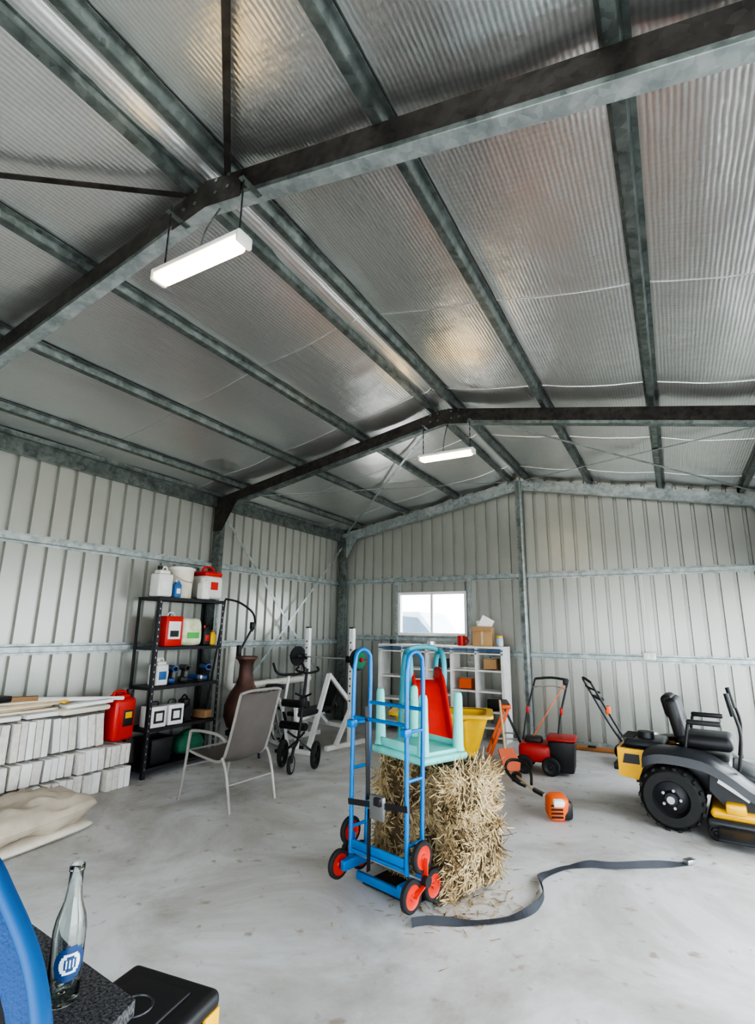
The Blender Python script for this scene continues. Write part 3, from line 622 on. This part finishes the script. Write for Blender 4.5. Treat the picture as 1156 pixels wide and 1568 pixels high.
# ------------------------------------------------------------ hand truck
b=MB('hand_truck'); place(b,-1.715,3.20,0,-14)
RD2=mat('wheel_red',(.62,.04,.02),.4)
for s in (-1,1):
    x=.235*s
    b.tube([(x,-.06,.2),(x,-.06,1.2),(x,-.05,1.38),(x,-.03,1.44),(x,.03,1.46),(x,.08,1.43),(x,.10,1.36),(x,.10,1.0),(x,.08,.15)],.0145,BLU,10,sm=3)
    for z in (.35,.7,.98): b.tube([(x,-.06,z),(x,.095,z)],.011,BLU,8)
    b.box((x,-.07,.98),(.05,.06,.05),BLU,.01); b.box((x,.02,.14),(.04,.3,.06),BLU,.01)
    xc=.30*s; cz=.185; rr=.115
    for k in range(3):
        a=math.radians(90+120*k); c=(xc,-.0+rr*math.cos(a),cz+rr*math.sin(a)-.0)
        c=(c[0],c[1],max(c[2],.085)); b.wheel(c,.085,.035,(1,0,0),hub=RD2,tw=.26); b.bar((xc+s*.022,0,cz-.01),(c[0]+s*.022,c[1],c[2]),.008,.045,RD2,up=(1,0,0),bev=.002)
        b.bar((xc-s*.022,0,cz-.01),(c[0]-s*.022,c[1],c[2]),.008,.045,BLU,up=(1,0,0),bev=.002)
    b.lathe([(0,0),(.03,0),(.03,.03),(0,.03)],BLK,(xc+s*.02,0,cz),(s,0,0),n=12)
b.tube([(-.3,0,.18),(.3,0,.18)],.012,SLV,8)
for z,y in ((.22,-.06),(1.02,-.06),(1.1,.1)): b.tube([(-.235,y,z),(.235,y,z)],.012,BLU,8)
b.box((0,-.06,.26),(.44,.02,.05),BLU,.008); b.box((0,.0,.06),(.46,.03,.05),BLU,.01)
b.box((0,.15,.009),(.42,.24,.01),BLKM)
b.box((.02,-.085,.52),(.12,.03,.14),mat('ratchet_grey',(.25,.25,.25),.4,.6),.01); b.bar((-.05,-.085,.5),(-.05,-.085,.15),.03,.004,BLK); b.bar((-.06,-.085,.55),(-.1,-.07,1.1),.035,.004,BLK)
b.bar((-.25,-.075,.5),(.26,-.085,.56),.004,.035,BLK)
b.box((.04,-.1,.56),(.06,.04,.05),BLK,.01); b.build()
ST=mat('webbing_strap',(.04,.045,.055),.7,bump=.4,bs=300)
b=MB('ratchet_strap')
pts=cat([(-1.42,2.98,.02),(-1.36,3.04,.03),(-1.22,3.13,.012),(-1.01,3.30,.012),(-.88,3.48,.035),(-.86,3.68,.035),(-.93,3.92,.012),(-.84,4.16,.03),(-.7,4.28,.012),(-.53,4.34,.012),(-.25,4.55,.012),(-.07,4.72,.012)],8)
n=len(pts); vs=[]
for i,p in enumerate(pts):
    t=(pts[min(i+1,n-1)]-pts[max(i-1,0)]).normalized(); sd=Vector((-t.y,t.x,0)).normalized(); tw=.8+.9*math.sin(i*.19+.4)
    tw=max(.05,min(1.5,tw)); d=sd*math.cos(tw)+Vector((0,0,1))*math.sin(tw); h=.022
    c=Vector((p.x,p.y,.006+h*math.sin(tw))); nn=t.cross(d)*.0015
    vs+=[c-d*h-nn,c+d*h-nn,c+d*h+nn,c-d*h+nn]
fs=[(i*4+k,i*4+(k+1)%4,(i+1)*4+(k+1)%4,(i+1)*4+k) for i in range(n-1) for k in range(4)]
b.add(vs,fs,ST,True); b.box((-.07,4.72,.02),(.08,.05,.03),SLV,.006,rot=(0,0,.9)); b.build()
# ------------------------------------------------------------ line trimmer
b=MB('line_trimmer'); place(b,-1.05,5.15,0)
b.box((0,0,.11),(.18,.18,.2),ORG,.05,seg=3,rot=(.2,0,.5)); b.box((.06,.02,.09),(.12,.14,.16),BLK,.04,rot=(0,0,.5)); b.box((.03,-.08,.16),(.1,.06,.06),WHT,.02,rot=(.2,0,.5)); b.box((-.08,.08,.12),(.1,.1,.12),WHT,.03,rot=(0,0,.8))
for k in range(4): b.box((.02,-.10,.05+k*.03),(.1,.01,.012),BLK,rot=(.2,0,.5))
b.tube([(-.05,.08,.13),(-.3,.42,.1),(-.62,1.0,.06)],.013,SLV,8); b.tube([(-.1,.14,.13),(-.28,.38,.11)],.022,BLK,10)
b.tube([(-.38,.42,.12),(-.5,.52,.13),(-.62,.62,.2),(-.62,.75,.26),(-.5,.78,.26),(-.38,.66,.2),(-.34,.52,.12)],.015,BLK,8,sm=4)
b.lathe([(0,0),(.05,0),(.055,.07),(.03,.09),(0,.09)],BLK,(-.62,1.02,.0)); b.build()
# ------------------------------------------------------------ red scarifier
b=MB('red_scarifier'); place(b,-1.50,6.75,0,6)
DRD=mat('dark_red_paint',(.42,.02,.015),.4)
b.box((-.08,0,.22),(.36,.38,.2),DRD,.05,seg=3); b.box((.22,0,.2),(.30,.36,.34),BLK,.03,taper=.85); b.box((.22,0,.385),(.32,.38,.03),DRD,.01)
for x in (-.2,.1):
    for s in (-1,1): b.wheel((x,s*.2,.1),.1,.05,(0,1,0),hub=BLK)
b.box((-.1,0,.34),(.2,.18,.08),BLK,.03)
for s in (-1,1): b.tube([(-.04+.2*s,.12,.3),(.0+.2*s,.25,.6),(.1+.2*s,.42,1.0)],.012,BLKM,8,sm=3); b.box((.01+.2*s,.26,.64),(.03,.05,.08),RED,.01)
b.tube([(-.1,.42,1.0),(.1,.44,1.02),(.3,.42,1.0)],.015,BLK,8,sm=3); b.tube([(-.13,.36,.9),(.1,.34,.93),(.27,.36,.9)],.008,SLV,6,sm=3); b.box((.27,.38,.98),(.06,.08,.08),BLK,.02); b.tube([(.27,.4,.98),(.1,.1,.7),(-.1,.0,.38)],.006,ORG,6,sm=4); b.build()
b=MB('folding_saw_stand'); place(b,-2.10,7.25,0,20)
for s in (-1,1):
    b.bar((-.22,.2*s,.0),(.05,.2*s,.62),.035,.035,ORG); b.bar((.28,.2*s,.0),(0,.2*s,.62),.03,.03,BLKM); b.bar((-.1,.2*s,.25),(.15,.2*s,.25),.02,.02,SLV)
b.bar((-.15,-.2,.18),(-.15,.2,.18),.025,.025,ORG); b.bar((.2,-.2,.18),(.2,.2,.18),.025,.025,BLKM); b.box((.02,0,.64),(.12,.5,.05),ORG,.01); b.box((.02,0,.67),(.08,.4,.02),BLK); b.build()
b=MB('red_shovel'); b.tube([(-2.0,6.75,.75),(-1.86,6.42,.25)],.014,TB,8)
b.M=Matrix.Translation((-1.86,6.42,.26))@Euler((.9,0,.9)).to_matrix().to_4x4(); b.poly([(-.1,0),(.1,0),(.12,-.18),(.07,-.26),(-.07,-.26),(-.12,-.18)],0,.015,mat('rusty_red',(.55,.12,.05),.6),'xy'); b.build()
b=MB('push_mower'); place(b,-.42,7.7,0,200)
b.box((0,0,.17),(.6,.46,.14),BLK,.05,seg=3); b.box((.0,0,.3),(.28,.28,.16),BLK,.05,seg=3); b.lathe([(0,.4),(.1,.4),(.12,.37),(.12,.3)],SLV,n=18); b.box((-.02,0,.25),(.4,.34,.04),BLK,.01)
for x in (-.25,.25):
    for s in (-1,1): b.wheel((x,.25*s,.1),.1,.05,(0,1,0),hub=SLV)
for s in (-1,1): b.tube([(.24,.2*s,.2),(.4,.21*s,.45),(.68,.21*s,.98)],.014,BLKM,8,sm=3)
b.tube([(.68,-.21,.98),(.72,0,1.02),(.68,.21,.98)],.016,BLK,8,sm=3); b.tube([(.58,-.21,.86),(.7,0,.92),(.58,.21,.86)],.010,BLK,6,sm=3); b.box((.56,.0,.78),(.06,.4,.03),BLK,.01); b.box((.5,.2,.66),(.06,.05,.1),ORG,.015); b.build()
b=MB('orange_plank'); b.box((-1.15,8.2,.03),(.8,.08,.05),mat('orange_timber',(.45,.2,.07),.6),.004); b.box((-1.15,8.15,.065),(.1,.04,.02),BLK); b.build()
# ------------------------------------------------------------ ride-on mower
CUBY=mat('mower_yellow',(.85,.46,.012),.28,coat=.4); DGR=mat('mower_charcoal',(.03,.032,.036),.32)
b=MB('ride_on_mower'); place(b,-.12,5.88,0,-5)
for s in (-1,1):
    b.wheel((0,.42*s,.245),.245,.2,(0,1,0),hub=BLKM,tw=.42)
    for k in range(18):
        a=2*pi*k/18; b.box((math.cos(a)*.238,.42*s,.245+math.sin(a)*.238),(.02,.2,.03),RUB,.004,rot=(0,-a,0))
    b.lathe([(.03,0),(.03,.03),(0,.03)],SLV,(0,.52*s,.245),(0,s,0),n=12)
    for k in range(5):
        a=2*pi*k/5; b.lathe([(0,0),(.012,0),(.012,.015),(0,.015)],SLV,(.07*math.cos(a),.50*s,.245+.07*math.sin(a)),(0,s,0),n=8)
    b.poly([(-.42,.34),(-.26,.32),(-.20,.47),(-.0,.52),(-.02,.57),(-.42,.57)],.31*s,.36*s,CUBY)
    b.poly([(-.38,.45),(-.24,.45),(-.24,.53),(-.36,.53)],.362*s,.366*s,DGR); b.box((-.1,.363*s,.535),(.16,.004,.025),DGR)
    pr=cat([(-.20,0,.54),(-.14,0,.58),(0,0,.6),(.25,0,.58),(.42,0,.5),(.6,0,.38),(.8,0,.33)],4); vs=[]
    for p in pr:
        for y,dz in ((.22,.02),(.3,.035),(.45,.02),(.52,-.01),(.535,-.08),(.52,-.08)): vs.append((p.x,y*s,p.z+dz))
    b.add(vs,[(i*6+k,i*6+k+1,(i+1)*6+k+1,(i+1)*6+k) for i in range(len(pr)-1) for k in range(5)],DGR,True)
    b.poly([(.28,.35),(.3,.5),(.45,.44),(.6,.34),(.7,.28),(.6,.22),(.4,.22)],.44*s,.47*s,DGR)
    b.poly([(.34,.42),(.36,.46),(.56,.34),(.54,.3)],.475*s,.48*s,SLV)
    b.box((.28,.28*s,.84),(.26,.06,.04),BLK,.015); b.tube([(.12,.28*s,.62),(.16,.28*s,.82)],.014,BLK,8)
    b.tube([(.50,.34*s,.5),(.54,.34*s,.78),(.50,.32*s,.98),(.47,.3*s,1.08)],.013,BLK,8,sm=4); b.tube([(.502,.32*s,.92),(.47,.3*s,1.10)],.02,BLK,8)
    b.wheel((1.08,.3*s,.12),.12,.08,(0,1,0),hub=BLKM,tw=.4); b.tube([(1.08,.3*s,.12),(1.02,.3*s,.28),(.95,.3*s,.32)],.018,BLKM,8)
    b.bar((-.3,.2*s,.3),(1.0,.3*s,.3),.05,.06,BLKM)
b.box((-.24,0,.44),(.36,.6,.24),DGR,.06,seg=3); b.box((-.22,0,.59),(.34,.46,.08),DGR,.04,seg=3)
b.box((-.45,0,.40),(.04,.62,.06),BLKM,.01); b.box((-.43,0,.50),(.03,.5,.12),CUBY,.01)
for k in range(5): b.box((-.36,-.16+.08*k,.635),(.1,.03,.01),BLK)
b.lathe([(0,.68),(.07,.68),(.08,.62)],BLK,(-.22,.0,0)); 
b.box((.2,0,.42),(.5,.56,.28),DGR,.05); b.box((.58,.0,.42),(.3,.5,.1),DGR,.04,rot=(0,.3,0))
b.box((.27,0,.665),(.42,.44,.12),BLK,.05,seg=3); b.box((.06,0,.84),(.11,.42,.36),BLK,.045,seg=3,rot=(0,-.2,0)); b.box((.01,0,.94),(.1,.36,.2),BLK,.04,seg=3,rot=(0,-.22,0))
b.box((.75,0,.31),(.5,.6,.03),DGR,.01); b.box((.95,0,.36),(.04,.55,.1),BLKM,.01)
b.box((.62,0,.19),(.7,1.02,.08),CUBY,.035,seg=3); b.box((.62,0,.12),(.76,1.08,.08),DGR,.03,seg=3); b.box((.5,-.62,.09),(.36,.2,.02),DGR,.005,rot=(.25,0,0))
b.box((.45,-.47,.25),(.14,.16,.08),CUBY,.02)
b.box((.6,.3,.27),(.22,.22,.08),DGR,.03); b.box((.6,-.3,.27),(.22,.22,.08),DGR,.03)
for x in (.3,.95): b.wheel((x,-.52,.06),.06,.04,(0,1,0))
b.build()
# ------------------------------------------------------------ foreground
SPK=mat('speckled_carpet',(.010,.010,.012),.95,var=.9,vs=180,bump=.6,bs=300,col2=(.09,.09,.095))
b=MB('carpet_topped_table'); 
b.poly([(-1.75,.84),(-.905,.755),(-.84,.56),(-1.75,.56)],.925,.95,SPK,'xy')
for x,y in ((-1.7,.8),(-.96,.72),(-1.7,.6),(-.93,.6)): b.bar((x,y,0),(x,y,.925),.04,.04,BLKM)
b.build()
GLS=mat('bottle_glass',(.90,.96,.95),.03,trans=1.,var=0)
b=MB('beer_bottle'); c=(-1.012,.685,.951); K=.90
b.lathe([(r*K,h*K) for r,h in [(0,.004),(.026,0),(.030,.004),(.0305,.02),(.0305,.125),(.027,.145),(.017,.175),(.0135,.2),(.0125,.228),(.0145,.229),(.0145,.24),(.012,.241),(.0105,.239),(.0108,.2),(.0145,.175),(.0245,.144),(.0275,.124),(.0275,.02),(.024,.01),(0,.012)]],GLS,c,n=32)
LB=mat('label_navy',(.01,.05,.16),.4); LW=mat('label_white',(.7,.78,.8),.5)
def arc(r,z0,z1,a0,a1,m,n=14):
    vs=[];
    for i in range(n+1):
        a=a0+(a1-a0)*i/n
        for z in (z0,z1): vs.append((c[0]+r*K*math.cos(a),c[1]+r*K*math.sin(a),c[2]+z*K))
    b.add(vs,[(2*i,2*i+2,2*i+3,2*i+1) for i in range(n)],m,True)
A0=-.35
for k in range(14):
    za=.045+.06*k/14; zb=.045+.06*(k+1)/14; zz=(za+zb)/2-.075; w=math.sqrt(max(0,.03**2-zz**2))/.031
    arc(.0310,za,zb,A0-w,A0+w,LB,10)
    if abs(zz)<.019: w2=math.sqrt(.0195**2-zz**2)/.031; arc(.0314,za,zb,A0-w2,A0+w2,LW,8)
    if abs(zz)<.012: w2=math.sqrt(.0125**2-zz**2)/.031; arc(.0317,za,zb,A0-w2,A0+w2,LB,8)
for k in range(5):
    a=A0+(-.012+.006*k)/.031; arc(.032,.068,.082,a-.05,a+.03,LW,2)
b.build()
b=MB('toolbox'); place(b,-1.555,1.30,0,8)
b.box((0,0,.2),(.34,.36,.4),BLK,.03,seg=3); b.box((0,0,.425),(.365,.38,.06),BLK,.028,seg=4); b.box((.0,0,.457),(.22,.24,.012),BLK,.02,seg=3)
b.box((.18,0,.36),(.02,.12,.1),YEL,.006); b.box((.178,-.14,.38),(.014,.07,.06),YEL,.004); b.box((.178,.14,.38),(.014,.07,.06),YEL,.004); b.box((0,-.19,.36),(.1,.02,.1),YEL,.006)
b.tube([(.05*math.cos(a*pi/12),.05*math.sin(a*pi/12),.463) for a in range(24)],.004,DGR,6,closed=True)
b.build()
BF=mat('blue_fabric',(.003,.045,.16),.7,bump=.3,bs=250)
b=MB('camp_chair')
pr=[(-1.32,.47,1.20),(-1.12,.49,1.265),(-.95,.485,1.26),(-.86,.48,1.225),(-.765,.475,1.165),(-.70,.46,1.09),(-.675,.44,.98),(-.665,.42,.8)]
P=cat(pr,5); vs=[]; cc=Vector((-1.05,.30,.72))
for p in P:
    for k in range(8): 
        t=k/7; q=p.lerp(cc,t); q.y-=.05*math.sin(pi*t)+.012*math.sin(t*9+p.z*20)*(1-t)*t*4; vs.append(q)
b.add(vs,[(i*8+k,i*8+k+1,(i+1)*8+k+1,(i+1)*8+k) for i in range(len(P)-1) for k in range(7)],BF,True)
b.tube(pr,.012,mat('blue_piping',(.004,.07,.22),.6),10,sm=5); b.tube([Vector(p)+Vector((-.03,-.02,-.035)) for p in pr],.008,BLK,8,sm=5)
b.tube([(-1.32,.47,1.2),(-1.3,.4,.5),(-1.3,.3,.01)],.011,BLKM,8,sm=3); b.tube([(-.665,.42,.8),(-.67,.3,.4),(-.68,.2,.01)],.011,BLKM,8,sm=3)
b.box((-1.0,.1,.45),(.58,.45,.03),BF,.01); b.tube([(-1.3,-.12,.01),(-.70,.3,.45)],.01,BLKM,8); b.tube([(-.70,-.12,.01),(-1.3,.3,.45)],.01,BLKM,8)
b.build()
# ------------------------------------------------------------ light
w=bpy.data.worlds.new('sky'); S.world=w; w.use_nodes=True
bg=w.node_tree.nodes['Background']; bg.inputs['Color'].default_value=(.87,.94,1,1); bg.inputs['Strength'].default_value=5.5
L=bpy.data.lights.new('sun','SUN'); L.energy=9; L.angle=.02; L.color=(1,.96,.9); lo=bpy.data.objects.new('sun',L); S.collection.objects.link(lo)
lo.rotation_euler=Vector((-.45,.22,.86)).to_track_quat('Z','Y').to_euler()
S.view_settings.view_transform='AgX'
try: S.view_settings.look='AgX - High Contrast'
except Exception as e: print(e)
S.view_settings.exposure=.45
